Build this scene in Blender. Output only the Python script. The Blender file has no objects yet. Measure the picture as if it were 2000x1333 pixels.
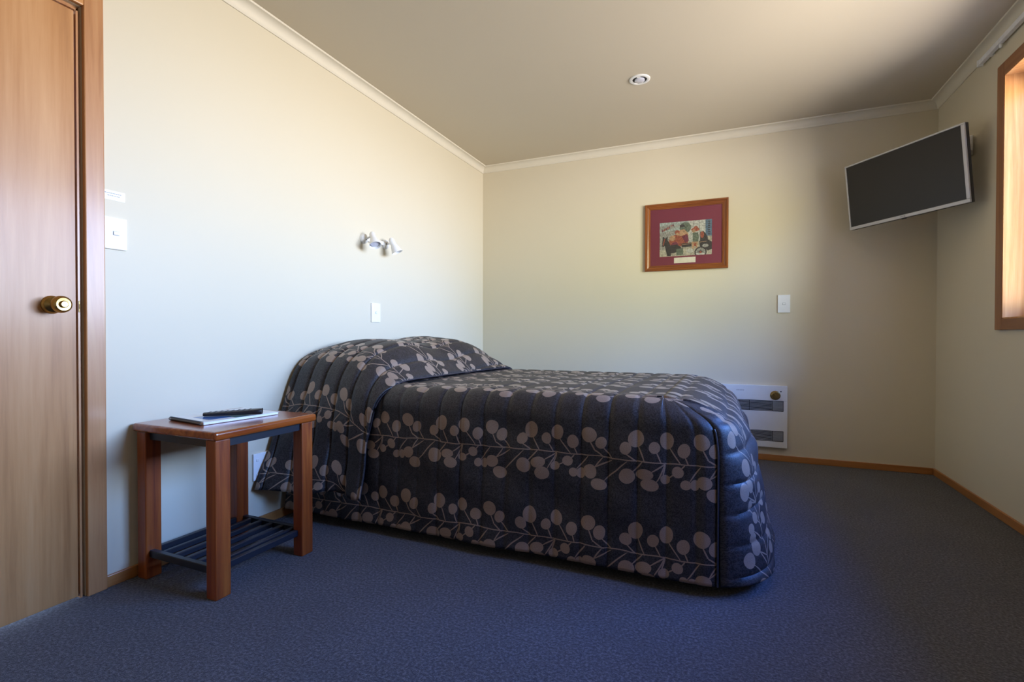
import bpy, bmesh, math, random
from mathutils import Vector, Matrix
random.seed(7)
S = bpy.context.scene
COL = S.collection
PI = math.pi

# ------------------------------------------------------------------ camera
YAW, PIT, ROL, FPX = 0.4066, -0.0109, 0.0011, 972.35
CAM = Vector((2.0152, -4.017, 0.8952))
F = Vector((-math.sin(YAW)*math.cos(PIT), math.cos(YAW)*math.cos(PIT), math.sin(PIT)))
R0 = Vector((math.cos(YAW), math.sin(YAW), 0))
U0 = R0.cross(F)
R1 = R0*math.cos(ROL) + U0*math.sin(ROL)
U1 = U0*math.cos(ROL) - R0*math.sin(ROL)
cd = bpy.data.cameras.new('camera')
cd.sensor_width = 36
cd.lens = FPX/2000*36
cd.clip_start = 0.02
cam = bpy.data.objects.new('camera', cd)
COL.objects.link(cam)
m = Matrix((R1, U1, -F)).transposed().to_4x4()
m.translation = CAM
cam.matrix_world = m
S.camera = cam

# ------------------------------------------------------------------ room numbers
W = 3.2536          # width between left and right wall
H = 2.40            # ceiling
YF = -4.75          # wall behind the camera
WY0, WY1, WZ0, WZ1 = -2.75, -0.868, 0.985, 2.15   # window opening
REV = 0.16          # wall thickness at the window

# ------------------------------------------------------------------ world: blue sky above, hedge at the horizon, sunlit paving below
wd = bpy.data.worlds.new('daylight')
S.world = wd
wd.use_nodes = True
nt = wd.node_tree
nt.nodes.clear()
tc = nt.nodes.new('ShaderNodeTexCoord')
sx = nt.nodes.new('ShaderNodeSeparateXYZ')
mr = nt.nodes.new('ShaderNodeMapRange')
mr.inputs['From Min'].default_value = -1
mr.inputs['From Max'].default_value = 1
cr = nt.nodes.new('ShaderNodeValToRGB')
bg = nt.nodes.new('ShaderNodeBackground')
wo = nt.nodes.new('ShaderNodeOutputWorld')
nt.links.new(tc.outputs['Generated'], sx.inputs[0])
nt.links.new(sx.outputs['Z'], mr.inputs['Value'])
nt.links.new(mr.outputs[0], cr.inputs[0])
# trees and lawn fill the view towards the near side of the window
dt = nt.nodes.new('ShaderNodeVectorMath')
dt.operation = 'DOT_PRODUCT'
dt.inputs[1].default_value = (0.50, -0.86, 0.0)
nt.links.new(tc.outputs['Generated'], dt.inputs[0])
m1 = nt.nodes.new('ShaderNodeMapRange')
m1.interpolation_type = 'SMOOTHSTEP'
m1.inputs['From Min'].default_value = 0.80
m1.inputs['From Max'].default_value = 0.92
nt.links.new(dt.outputs['Value'], m1.inputs['Value'])
m2 = nt.nodes.new('ShaderNodeMapRange')
m2.interpolation_type = 'SMOOTHSTEP'
m2.inputs['From Min'].default_value = 0.30
m2.inputs['From Max'].default_value = 0.18
nt.links.new(sx.outputs['Z'], m2.inputs['Value'])
m3 = nt.nodes.new('ShaderNodeMapRange')
m3.interpolation_type = 'SMOOTHSTEP'
m3.inputs['From Min'].default_value = -0.10
m3.inputs['From Max'].default_value = 0.03
nt.links.new(sx.outputs['Z'], m3.inputs['Value'])
mm = nt.nodes.new('ShaderNodeMath')
mm.operation = 'MULTIPLY'
nt.links.new(m1.outputs[0], mm.inputs[0])
nt.links.new(m2.outputs[0], mm.inputs[1])
mm2 = nt.nodes.new('ShaderNodeMath')
mm2.operation = 'MULTIPLY'
nt.links.new(mm.outputs[0], mm2.inputs[0])
nt.links.new(m3.outputs[0], mm2.inputs[1])
mg = nt.nodes.new('ShaderNodeMix')
mg.data_type = 'RGBA'
nt.links.new(mm2.outputs[0], mg.inputs[0])
nt.links.new(cr.outputs[0], mg.inputs[6])
mg.inputs[7].default_value = (0.46, 0.46, 0.12, 1)
nt.links.new(mg.outputs[2], bg.inputs[0])
nt.links.new(bg.outputs[0], wo.inputs[0])
SKY = [(0.00, (0.22, 0.20, 0.19)), (0.36, (0.56, 0.52, 0.49)), (0.455, (0.98, 0.94, 0.92)),
       (0.51, (0.84, 0.98, 1.28)), (0.60, (0.58, 0.86, 1.42)), (0.69, (0.23, 0.49, 1.20)),
       (0.80, (0.06, 0.22, 0.90)), (1.00, (0.04, 0.14, 0.60))]
els = cr.color_ramp.elements
while len(els) < len(SKY):
    els.new(0.5)
for e, (p, c) in zip(els, SKY):
    e.position = p
for e, (p, c) in zip(els, SKY):
    e.color = (*c, 1)
bg.inputs['Strength'].default_value = 31.0

# daylight enters through the window on the right: portal over the opening
ld = bpy.data.lights.new('window_portal', 'AREA')
ld.shape = 'RECTANGLE'
ld.size = WY1 - WY0
ld.size_y = WZ1 - WZ0
ld.cycles.is_portal = True
lo = bpy.data.objects.new('window_portal', ld)
COL.objects.link(lo)
lo.matrix_world = Matrix(((0, 0, 1, W+REV-0.005), (1, 0, 0, (WY0+WY1)/2), (0, 1, 0, (WZ0+WZ1)/2), (0, 0, 0, 1)))
# area lamps shine along local -Z, which must point into the room (-X): local Z = +X

S.view_settings.view_transform = 'Standard'
S.view_settings.look = 'None'
S.view_settings.exposure = 0.0
S.view_settings.gamma = 1.0
S.view_settings.use_curve_mapping = False
S.cycles.use_denoising = True
S.cycles.max_bounces = 12
S.cycles.diffuse_bounces = 8
S.cycles.sample_clamp_indirect = 8


# ================================================================== materials
class NT:
    def __init__(s, name):
        s.m = bpy.data.materials.new(name)
        s.m.use_nodes = True
        s.t = s.m.node_tree
        s.b = s.t.nodes['Principled BSDF']

    def n(s, kind, **kw):
        nd = s.t.nodes.new(kind)
        for k, v in kw.items():
            if k.startswith('i_'):
                nd.inputs[k[2:].replace('_', ' ')].default_value = v
            else:
                setattr(nd, k, v)
        return nd

    def l(s, a, b):
        s.t.links.new(a, b)

    def set(s, **kw):
        for k, v in kw.items():
            nm = k.replace('_', ' ')
            if isinstance(v, (tuple, list)) and len(v) == 3:
                v = (*v, 1)
            s.b.inputs[nm].default_value = v

    def coord(s, out='Object', scale=(1, 1, 1)):
        tc = s.n('ShaderNodeTexCoord')
        mp = s.n('ShaderNodeMapping')
        mp.inputs['Scale'].default_value = scale
        s.l(tc.outputs[out], mp.inputs[0])
        return mp.outputs[0]

    def noise(s, vec, scale, detail=4, rough=.5, dist=0):
        nd = s.n('ShaderNodeTexNoise')
        nd.inputs['Scale'].default_value = scale
        nd.inputs['Detail'].default_value = detail
        nd.inputs['Roughness'].default_value = rough
        nd.inputs['Distortion'].default_value = dist
        s.l(vec, nd.inputs['Vector'])
        return nd.outputs['Fac']

    def ramp(s, fac, stops):
        nd = s.n('ShaderNodeValToRGB')
        e = nd.color_ramp.elements
        while len(e) < len(stops):
            e.new(.5)
        for q, (p, c) in zip(e, stops):
            q.position = p
        for q, (p, c) in zip(e, stops):
            q.color = (*c, 1)
        s.l(fac, nd.inputs[0])
        return nd.outputs[0]

    def bump(s, h, strength, dist=.001):
        nd = s.n('ShaderNodeBump')
        nd.inputs['Strength'].default_value = strength
        nd.inputs['Distance'].default_value = dist
        s.l(h, nd.inputs['Height'])
        s.l(nd.outputs[0], s.b.inputs['Normal'])


def plain(name, col, rough=.5, metal=0, spec=.5, coat=0, var=.06, scale=40, bump=.05):
    a = NT(name)
    v = a.coord()
    f = a.noise(v, scale)
    lo_ = tuple(c*(1-var) for c in col)
    hi_ = tuple(min(1, c*(1+var)) for c in col)
    a.l(a.ramp(f, [(.3, lo_), (.7, hi_)]), a.b.inputs['Base Color'])
    a.set(Roughness=rough, Metallic=metal, Specular_IOR_Level=spec, Coat_Weight=coat)
    a.b.inputs['Coat Roughness'].default_value = .12
    if bump:
        a.bump(f, bump, .0005)
    return a.m


def wood(name, c1, c2, c3, axis='z', rough=.3, coat=.4, scale=1.0, knots=False, spec=.5):
    """grain runs along the given axis of object space"""
    a = NT(name)
    st = {'x': (.05, 1, 1), 'y': (1, .05, 1), 'z': (1, 1, .05)}[axis]
    v = a.coord('Object', tuple(q*scale for q in st))
    big = a.noise(v, 7, 3, .55, 1.6)
    fine = a.noise(v, 90, 5, .6, .3)
    mx = a.n('ShaderNodeMath', operation='MULTIPLY_ADD')
    a.l(fine, mx.inputs[0])
    mx.inputs[1].default_value = .28
    a.l(big, mx.inputs[2])
    a.l(a.ramp(mx.outputs[0], [(.42, c1), (.62, c2), (.85, c3)]), a.b.inputs['Base Color'])
    a.set(Roughness=rough, Coat_Weight=coat, Specular_IOR_Level=spec)
    a.b.inputs['Coat Roughness'].default_value = .18
    a.bump(fine, .12, .0006)
    return a.m


M_wall = None
a = NT('wall_paint')
v = a.coord()
f1 = a.noise(v, 1.3, 2)
f2 = a.noise(v, 260, 3)
a.l(a.ramp(f1, [(.3, (.655, .595, .455)), (.7, (.665, .605, .465))]), a.b.inputs['Base Color'])
a.set(Roughness=.45, Specular_IOR_Level=.35)
a.bump(f2, .08, .0006)
M_wall = a.m
a = NT('ceiling_paint')
v = a.coord()
f1 = a.noise(v, 1.1, 2)
f2 = a.noise(v, 200, 3)
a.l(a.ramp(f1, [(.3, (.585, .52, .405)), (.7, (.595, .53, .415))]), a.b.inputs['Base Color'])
a.set(Roughness=.7, Specular_IOR_Level=.2)
a.bump(f2, .08, .0006)
M_ceil = a.m
M_cornice = plain('cornice_paint', (.72, .67, .55), .5, scale=8, var=.02, bump=.02)

a = NT('carpet')
v = a.coord()
f1 = a.noise(v, 120, 4, .75)
f2 = a.noise(v, 3.2, 3, .6)
f3 = a.noise(v, 420, 2, .6)
c = a.ramp(f1, [(.36, (.014, .014, .018)), (.5, (.060, .059, .070)), (.64, (.165, .160, .18))])
c2 = a.ramp(f2, [(.3, (.86, .86, .86)), (.7, (1.1, 1.1, 1.1))])
mx = a.n('ShaderNodeMix', data_type='RGBA', blend_type='MULTIPLY')
mx.inputs[0].default_value = 1
a.l(c, mx.inputs[6])
a.l(c2, mx.inputs[7])
a.l(mx.outputs[2], a.b.inputs['Base Color'])
a.set(Roughness=.95, Specular_IOR_Level=.1, Sheen_Weight=.25)
ad = a.n('ShaderNodeMath', operation='ADD')
a.l(f1, ad.inputs[0])
a.l(f3, ad.inputs[1])
a.bump(ad.outputs[0], .9, .006)
M_carpet = a.m

M_door = wood('door_veneer', (.31, .130, .042), (.46, .220, .078), (.57, .31, .135), 'z', rough=.40, coat=.20, scale=1.0, spec=.35)
M_casing = wood('casing_wood', (.34, .145, .05), (.44, .205, .08), (.50, .26, .11), 'z', rough=.35, coat=.25, scale=2)
M_casing_y = wood('casing_wood_level', (.42, .175, .055), (.54, .25, .085), (.60, .31, .12), 'y', rough=.35, coat=.25, scale=2)
M_wincas = wood('window_casing_wood_shaded', (.22, .085, .034), (.29, .125, .052), (.34, .16, .07), 'z', rough=.4, coat=.15, scale=2)  # redder, darker copy of the casing wood; its shade away from the window is coloured in
M_wincas_y = wood('window_rail_wood_shaded', (.22, .085, .034), (.29, .125, .052), (.34, .16, .07), 'y', rough=.4, coat=.15, scale=2)  # same shaded tone as the upright casing, grain level
M_jamb = wood('reveal_wood', (.50, .21, .07), (.62, .30, .11), (.72, .40, .18), 'z', rough=.3, coat=.35, scale=2)
M_bb_y = wood('baseboard_wood_long', (.30, .115, .026), (.38, .155, .042), (.43, .19, .06), 'y', rough=.4, coat=.2, scale=2)
M_bb_x = wood('baseboard_wood_cross', (.30, .115, .026), (.38, .155, .042), (.43, .19, .06), 'x', rough=.4, coat=.2, scale=2)
M_red_z = wood('stained_leg_wood', (.15, .024, .004), (.25, .050, .006), (.35, .088, .012), 'z', rough=.40, coat=.15, scale=3)
M_red_y = wood('stained_top_wood', (.17, .027, .005), (.27, .056, .008), (.38, .098, .016), 'y', rough=.22, coat=.5, scale=3)
M_iron = plain('dark_painted_steel', (.012, .014, .022), .38, metal=0, spec=.6)
M_brass = plain('aged_brass', (.36, .24, .085), .30, metal=1, var=.15, scale=60)
M_brass2 = plain('dark_brass', (.30, .21, .08), .35, metal=1, var=.15, scale=60)
M_white = plain('white_plastic', (.86, .87, .87), .3, var=.01)
M_white2 = plain('white_enamel', (.82, .82, .80), .25, coat=.3, var=.01)
M_cream = plain('heater_enamel', (.74, .76, .76), .4, var=.01)
M_louvre = plain('louvre_enamel', (.42, .44, .46), .4, var=.01)
M_dark = plain('dark_parts_gap_shade', (.01, .01, .012), .7)  # near black, for dark parts and for shade painted into gaps
M_darkfab = plain('bed_base_fabric', (.012, .011, .013), .9, scale=300, bump=.3)
M_bulb = plain('lamp_face', (.62, .64, .74), .15, coat=.6)
M_silver = plain('silver_bezel', (.46, .46, .47), .38, metal=.35, var=.02)
M_tvback = plain('tv_back_plastic', (.015, .015, .018), .4)
M_screen = plain('tv_screen', (.013, .013, .016), .14, spec=.28, var=.0, bump=0)
M_remote = plain('remote_plastic', (.014, .014, .017), .35)
M_button = plain('rubber_buttons', (.09, .09, .10), .6)
M_pagewhite = plain('paper', (.80, .82, .84), .35, coat=.5, var=.02)
M_blue = plain('blue_print', (.02, .12, .42), .3, coat=.5)
M_teal = plain('teal_print', (.08, .22, .22), .3, coat=.5)
M_wire = plain('black_wire', (.02, .02, .022), .4)
M_ink = plain('grey_ink', (.30, .31, .34), .6)
M_mat = plain('maroon_mat_board', (.20, .034, .066), .6, scale=200)
M_frame = wood('picture_frame_wood', (.13, .034, .007), (.22, .064, .013), (.30, .10, .022), 'x', rough=.3, coat=.4, scale=4)
M_frame_z = wood('picture_frame_wood_upright', (.13, .034, .007), (.22, .064, .013), (.30, .10, .022), 'z', rough=.3, coat=.4, scale=4)
M_card = plain('caption_card', (.72, .69, .62), .6)
M_track = plain('track_plastic', (.84, .85, .88), .35)

a = NT('window_glass')
a.t.nodes.remove(a.b)
tr = a.n('ShaderNodeBsdfTransparent')
gl = a.n('ShaderNodeBsdfGlossy')
gl.inputs['Roughness'].default_value = .02
fr = a.n('ShaderNodeFresnel')
fr.inputs[0].default_value = 1.2
mxs = a.n('ShaderNodeMixShader')
a.l(fr.outputs[0], mxs.inputs[0])
a.l(tr.outputs[0], mxs.inputs[1])
a.l(gl.outputs[0], mxs.inputs[2])
a.l(mxs.outputs[0], a.t.nodes['Material Output'].inputs[0])
M_glass = a.m


# quilted jacquard with rows of leafy sprigs, in metres of cloth (UV = metres)
PER, ROW, U_A, V_A = .407, .328, 1.282, -.860


def spread_material():
    a = NT('sprig_jacquard')
    tc = a.n('ShaderNodeUVMap')
    tc.uv_map = 'cloth'
    # gentle irregularity
    nz = a.n('ShaderNodeTexNoise')
    nz.inputs['Scale'].default_value = 9
    nz.inputs['Detail'].default_value = 1
    a.l(tc.outputs[0], nz.inputs['Vector'])
    sb = a.n('ShaderNodeVectorMath', operation='SUBTRACT')
    a.l(nz.outputs['Color'], sb.inputs[0])
    sb.inputs[1].default_value = (.5, .5, .5)
    sc = a.n('ShaderNodeVectorMath', operation='SCALE')
    a.l(sb.outputs[0], sc.inputs[0])
    sc.inputs['Scale'].default_value = .018
    ad = a.n('ShaderNodeVectorMath', operation='ADD')
    a.l(tc.outputs[0], ad.inputs[0])
    a.l(sc.outputs[0], ad.inputs[1])
    sp = a.n('ShaderNodeSeparateXYZ')
    a.l(ad.outputs[0], sp.inputs[0])

    def wrap(sock, off, lo, hi):
        x = a.n('ShaderNodeMath', operation='SUBTRACT')
        a.l(sock, x.inputs[0])
        x.inputs[1].default_value = off
        w = a.n('ShaderNodeMath', operation='WRAP')
        a.l(x.outputs[0], w.inputs[0])
        w.inputs[1].default_value = hi
        w.inputs[2].default_value = lo
        return w.outputs[0]
    cx = a.n('ShaderNodeCombineXYZ')
    PX = wrap(sp.outputs[0], U_A, 0, PER)
    PY = wrap(sp.outputs[1], V_A, -ROW/2, ROW/2)
    a.l(PX, cx.inputs[0])
    a.l(PY, cx.inputs[1])
    P = cx.outputs[0]
    k = PER/642

    def uv(x, y):
        return ((x-518)*k, (715+(x-400)*.131-y)*k)
    leaves = [(505, 660, 62, 68), (563, 610, 78, 92), (663, 667, 58, 66), (733, 633, 72, 84), (833, 697, 68, 74),
              (932, 658, 82, 84), (1003, 712, 64, 74), (518, 825, 88, 84), (612, 815, 84, 62), (640, 880, 88, 68),
              (722, 843, 54, 50), (797, 812, 60, 58), (838, 883, 52, 50), (885, 888, 48, 54), (940, 880, 78, 68),
              (995, 950, 84, 64)]
    tilt = {563: .25, 505: .35, 663: .2, 833: .4, 1003: .45, 612: -.1, 640: .05, 995: .1}
    segs = [(505, 690, 568, 740), (575, 652, 614, 744), (675, 695, 702, 755), (745, 668, 816, 770), (840, 730, 858, 776),
            (935, 695, 968, 762), (960, 752, 1020, 800), (1016, 742, 1070, 805), (546, 802, 602, 744), (648, 802, 728, 758),
            (672, 860, 726, 758), (706, 828, 726, 768), (742, 838, 776, 820), (815, 798, 838, 776), (858, 865, 922, 792),
            (966, 862, 1012, 802), (972, 858, 1062, 815), (1028, 928, 1152, 826)]
    el = []
    for x, y, w, h in leaves:
        u, v_ = uv(x, y)
        for du in (0, PER, -PER):
            if -.035 < u+du < PER+.035:
                el.append((u+du, v_, w*k*.54, h*k*.54, -tilt.get(x, 0), 0))
    for x1, y1, x2, y2 in segs:
        p1, p2 = uv(x1, y1), uv(x2, y2)
        L_ = math.hypot(p2[0]-p1[0], p2[1]-p1[1])
        for du in (0, PER, -PER):
            c0 = ((p1[0]+p2[0])/2+du, (p1[1]+p2[1])/2)
            if -L_/2 < c0[0] < PER+L_/2:
                el.append((c0[0], c0[1], L_*.56, .0026, math.atan2(p2[1]-p1[1], p2[0]-p1[0]), 1))
    prev = None
    for u, v_, rx, ry, ang, kind in el:
        mp = a.n('ShaderNodeMapping', vector_type='TEXTURE')
        mp.inputs['Location'].default_value = (u, v_, 0)
        mp.inputs['Rotation'].default_value = (0, 0, ang)
        mp.inputs['Scale'].default_value = (rx, ry, 1e6)
        if prev is None:
            a.l(P, mp.inputs[0])
        else:        # carry the running minimum in z so the graph is evaluated one element at a time
            cz = a.n('ShaderNodeCombineXYZ')
            a.l(PX, cz.inputs[0])
            a.l(PY, cz.inputs[1])
            a.l(prev, cz.inputs[2])
            a.l(cz.outputs[0], mp.inputs[0])
        ln = a.n('ShaderNodeVectorMath', operation='LENGTH')
        a.l(mp.outputs[0], ln.inputs[0])
        o = ln.outputs['Value']
        if prev is None:
            prev = o
        else:
            mn = a.n('ShaderNodeMath', operation='MINIMUM')
            a.l(prev, mn.inputs[0])
            a.l(o, mn.inputs[1])
            prev = mn.outputs[0]
    # main stem
    s2 = a.n('ShaderNodeSeparateXYZ')
    a.l(P, s2.inputs[0])
    ab = a.n('ShaderNodeMath', operation='ABSOLUTE')
    a.l(s2.outputs[1], ab.inputs[0])
    dv = a.n('ShaderNodeMath', operation='DIVIDE')
    a.l(ab.outputs[0], dv.inputs[0])
    dv.inputs[1].default_value = .0021
    mn = a.n('ShaderNodeMath', operation='MINIMUM')
    a.l(prev, mn.inputs[0])
    a.l(dv.outputs[0], mn.inputs[1])
    lt = a.n('ShaderNodeMath', operation='LESS_THAN')
    a.l(mn.outputs[0], lt.inputs[0])
    lt.inputs[1].default_value = 1.0
    # ground weave: small scrolling figure
    w1 = a.n('ShaderNodeTexNoise')
    w1.inputs['Scale'].default_value = 75
    w1.inputs['Detail'].default_value = 1.5
    w1.inputs['Distortion'].default_value = 2.2
    a.l(tc.outputs[0], w1.inputs['Vector'])
    g = a.ramp(w1.outputs['Fac'], [(.40, (.0050, .0042, .0048)), (.46, (.036, .030, .034)), (.53, (.036, .030, .034)), (.60, (.0050, .0042, .0048))])
    w2 = a.n('ShaderNodeTexNoise')
    w2.inputs['Scale'].default_value = 300
    a.l(tc.outputs[0], w2.inputs['Vector'])
    lf = a.ramp(w2.outputs['Fac'], [(.3, (.235, .158, .112)), (.7, (.31, .218, .160))])
    mc = a.n('ShaderNodeMix', data_type='RGBA')
    a.l(lt.outputs[0], mc.inputs[0])
    a.l(g, mc.inputs[6])
    a.l(lf, mc.inputs[7])
    a.l(mc.outputs[2], a.b.inputs['Base Color'])
    rr = a.n('ShaderNodeMix', data_type='FLOAT')
    a.l(lt.outputs[0], rr.inputs[0])
    rr.inputs[2].default_value = .52
    rr.inputs[3].default_value = .30
    a.l(rr.outputs[0], a.b.inputs['Roughness'])
    a.set(Specular_IOR_Level=.50, Sheen_Weight=0)
    ht = a.n('ShaderNodeMath', operation='MULTIPLY_ADD')
    a.l(w1.outputs['Fac'], ht.inputs[0])
    ht.inputs[1].default_value = .4
    a.l(lt.outputs[0], ht.inputs[2])
    a.bump(ht.outputs[0], .25, .0012)
    return a.m


M_spread = spread_material()
M_piping = plain('satin_piping', (.022, .020, .030), .38, spec=.6)


# ================================================================== mesh helpers
class MB:
    """collects shapes and links them as ONE mesh object"""
    def __init__(s):
        s.v, s.f, s.mi, s.sm = [], [], [], []

    def add(s, vs, fs, mi=0, smooth=False):
        o = len(s.v)
        s.v += [tuple(q) for q in vs]
        for f in fs:
            s.f.append(tuple(i+o for i in f))
            s.mi.append(mi)
            s.sm.append(smooth)
        return s

    def box(s, x0, x1, y0, y1, z0, z1, mi=0, mat=None):
        vs = [Vector((x, y, z)) for x in (x0, x1) for y in (y0, y1) for z in (z0, z1)]
        if mat:
            vs = [mat @ q for q in vs]
        return s.add(vs, [(0, 1, 3, 2), (4, 6, 7, 5), (0, 4, 5, 1), (2, 3, 7, 6), (0, 2, 6, 4), (1, 5, 7, 3)], mi)

    def bbox(s, x0, x1, y0, y1, z0, z1, b=.003, seg=2, mi=0, mat=None):
        """bevelled box"""
        bm = bmesh.new()
        bmesh.ops.create_cube(bm, size=1)
        for q in bm.verts:
            q.co = Vector(((x0+x1)/2+q.co.x*(x1-x0), (y0+y1)/2+q.co.y*(y1-y0), (z0+z1)/2+q.co.z*(z1-z0)))
        bmesh.ops.bevel(bm, geom=bm.edges[:], offset=b, segments=seg, profile=.5, affect='EDGES')
        return s.frombm(bm, mi, mat, False)

    def frombm(s, bm, mi=0, mat=None, smooth=True):
        bm.verts.ensure_lookup_table()
        vs = [(mat @ q.co) if mat else q.co.copy() for q in bm.verts]
        fs = [[q.index for q in f.verts] for f in bm.faces]
        bm.free()
        return s.add(vs, fs, mi, smooth)

    def lathe(s, prof, origin, axis, seg=32, mi=0, smooth=True, sy=1.0):
        """prof: list of (radius, distance along axis)"""
        ax = Vector(axis).normalized()
        up = Vector((0, 0, 1)) if abs(ax.z) < .9 else Vector((1, 0, 0))
        e1 = ax.cross(up).normalized()
        e2 = ax.cross(e1)
        o = Vector(origin)
        vs, fs = [], []
        for r, d in prof:
            for k in range(seg):
                t = 2*PI*k/seg
                vs.append(o+ax*d+e1*(r*math.cos(t)*sy)+e2*(r*math.sin(t)))
        n = len(prof)
        for i in range(n-1):
            for k in range(seg):
                a_, b_ = i*seg+k, i*seg+(k+1) % seg
                fs.append((a_, b_, b_+seg, a_+seg))
        fs.append(tuple(range(seg-1, -1, -1)))
        fs.append(tuple((n-1)*seg+k for k in range(seg)))
        return s.add(vs, fs, mi, smooth)

    def tube(s, pts, r, seg=10, mi=0):
        pts = [Vector(q) for q in pts]
        vs, fs = [], []
        for i, p in enumerate(pts):
            d = (pts[min(i+1, len(pts)-1)]-pts[max(i-1, 0)]).normalized()
            up = Vector((0, 0, 1)) if abs(d.z) < .95 else Vector((1, 0, 0))
            e1 = d.cross(up).normalized()
            e2 = d.cross(e1)
            for k in range(seg):
                t = 2*PI*k/seg
                vs.append(p+e1*(r*math.cos(t))+e2*(r*math.sin(t)))
        for i in range(len(pts)-1):
            for k in range(seg):
                a_, b_ = i*seg+k, i*seg+(k+1) % seg
                fs.append((a_, b_, b_+seg, a_+seg))
        fs.append(tuple(range(seg-1, -1, -1)))
        fs.append(tuple((len(pts)-1)*seg+k for k in range(seg)))
        return s.add(vs, fs, mi, True)

    def prism(s, poly, ext, mi=0, smooth=False):
        """poly: 3d points of a planar outline, ext: extrusion vector"""
        n = len(poly)
        ext = Vector(ext)
        vs = [Vector(q) for q in poly]+[Vector(q)+ext for q in poly]
        fs = [tuple(range(n-1, -1, -1)), tuple(range(n, 2*n))]
        for i in range(n):
            j = (i+1) % n
            fs.append((i, j, j+n, i+n))
        return s.add(vs, fs, mi, smooth)

    def build(s, name, mats, parent=None, loc=None, shade_auto=False, fix=True):
        me = bpy.data.meshes.new(name)
        me.from_pydata(s.v, [], s.f)
        if not isinstance(mats, (list, tuple)):
            mats = [mats]
        for q in mats:
            me.materials.append(q)
        me.polygons.foreach_set('material_index', s.mi)
        me.polygons.foreach_set('use_smooth', s.sm)
        if fix:
            bm = bmesh.new()
            bm.from_mesh(me)
            bmesh.ops.recalc_face_normals(bm, faces=bm.faces[:])
            bm.to_mesh(me)
            bm.free()
        me.update()
        o = bpy.data.objects.new(name, me)
        COL.objects.link(o)
        if any(s.sm):
            try:
                me.set_sharp_from_angle(angle=math.radians(40))
            except Exception:
                pass
        if parent:
            o.parent = parent
            pl = parent.location
            if not s.local_of(parent):
                o.location = -Vector(pl)
        return o

    @staticmethod
    def local_of(p):
        return p.get('_local', False) or p.type != 'EMPTY'


def tag(o, label=None, cat=None, group=None, kind=None):
    if label:
        o['label'] = label
    if cat:
        o['category'] = cat
    if group:
        o['group'] = group
    if kind:
        o['kind'] = kind
    return o


def empty(name, loc, label, cat, group=None, kind=None):
    o = bpy.data.objects.new(name, None)
    o.empty_display_size = .05
    COL.objects.link(o)
    o.location = loc
    return tag(o, label, cat, group, kind)


def struct(name, mb, m, parent=None, label=None, cat=None):
    o = mb.build(name, m, parent)
    if parent is None:
        tag(o, label, cat, kind='structure')
    elif label:
        o['label'] = label
    return o


# ================================================================== room shell
T = .12
struct('floor', MB().box(-.3, W+.3, YF-.3, .3, -.15, 0), M_carpet, label='slate blue-grey cut-pile carpet covering the whole floor', cat='floor')
struct('ceiling', MB().box(-.3, W+.3, YF-.3, .3, H, H+.15), M_ceil, label='plain cream painted ceiling above the bed', cat='ceiling')
DY0, DY1, DZ = -3.83, -3.035, 2.008
struct('wall_left', MB().box(-T, 0, DY1, T, 0, H).box(-T, 0, YF, DY0, 0, H).box(-T, 0, DY0, DY1, DZ, H), M_wall,
       label='bright cream wall behind the bed head, beside the wooden door', cat='wall')
struct('wall_back', MB().box(0, W, 0, T, 0, H), M_wall, label='cream wall with the framed picture and the heater', cat='wall')
G_ = .006
struct('wall_right', MB().box(W, W+REV, WY1+G_, T, 0, H).box(W, W+REV, YF, WY0-G_, 0, H).box(W, W+REV, WY0-G_, WY1+G_, 0, WZ0-G_)
       .box(W, W+REV, WY0-G_, WY1+G_, WZ1+G_, H), M_wall, label='cream wall with the wood-framed window', cat='wall')
struct('wall_front', MB().box(-T, W+REV, YF-T, YF, 0, H), M_wall, label='cream wall opposite the picture wall', cat='wall')


def cornice_profile():
    # (distance from wall, height) : small step, cove, small step
    a_, b_ = .052, .052
    pts = [(0, H-.053), (.006, H-.053), (.008, H-.049)]
    for k in range(9):
        t = k/8*PI/2
        pts.append((.010+(a_-.016)*(1-math.cos(t)), H-.047+(b_-.014)*math.sin(t)))
    pts += [(a_-.002, H-.008), (a_, H-.005), (a_, H), (0, H)]
    return pts


def cornice(name, p0, p1, inward, lab):
    """mitred at both ends: profile swept along wall line p0->p1"""
    p0, p1, inn = Vector(p0), Vector(p1), Vector(inward)
    d = (p1-p0).normalized()
    pr = cornice_profile()
    mb = MB()
    n = len(pr)
    vs = [p0+inn*q+d*q+Vector((0, 0, z)) for q, z in pr]+[p1+inn*q-d*q+Vector((0, 0, z)) for q, z in pr]
    fs = [(i, (i+1) % n, (i+1) % n+n, i+n) for i in range(n)]
    mb.add(vs, fs, 0, True)
    mb.f += [tuple(range(n)), tuple(range(2*n-1, n-1, -1))]
    mb.mi += [0, 0]
    mb.sm += [False, False]
    return struct(name, mb, M_cornice, label=lab, cat='cornice')


cornice('trim_1', (0, YF, 0), (0, 0, 0), (1, 0, 0), 'cream coved cornice along the top of the left wall')
cornice('trim_2', (0, 0, 0), (W, 0, 0), (0, -1, 0), 'cream coved cornice above the framed picture')
cornice('trim_3', (W, 0, 0), (W, YF, 0), (-1, 0, 0), 'cream coved cornice above the window')
cornice('trim_4', (W, YF, 0), (0, YF, 0), (0, 1, 0), 'cream coved cornice on the wall opposite the picture')


def bb(name, x0, x1, y0, y1, m_, lab):
    struct(name, MB().bbox(x0, x1, y0, y1, 0, .043, .003), m_, label=lab, cat='baseboard')


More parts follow.
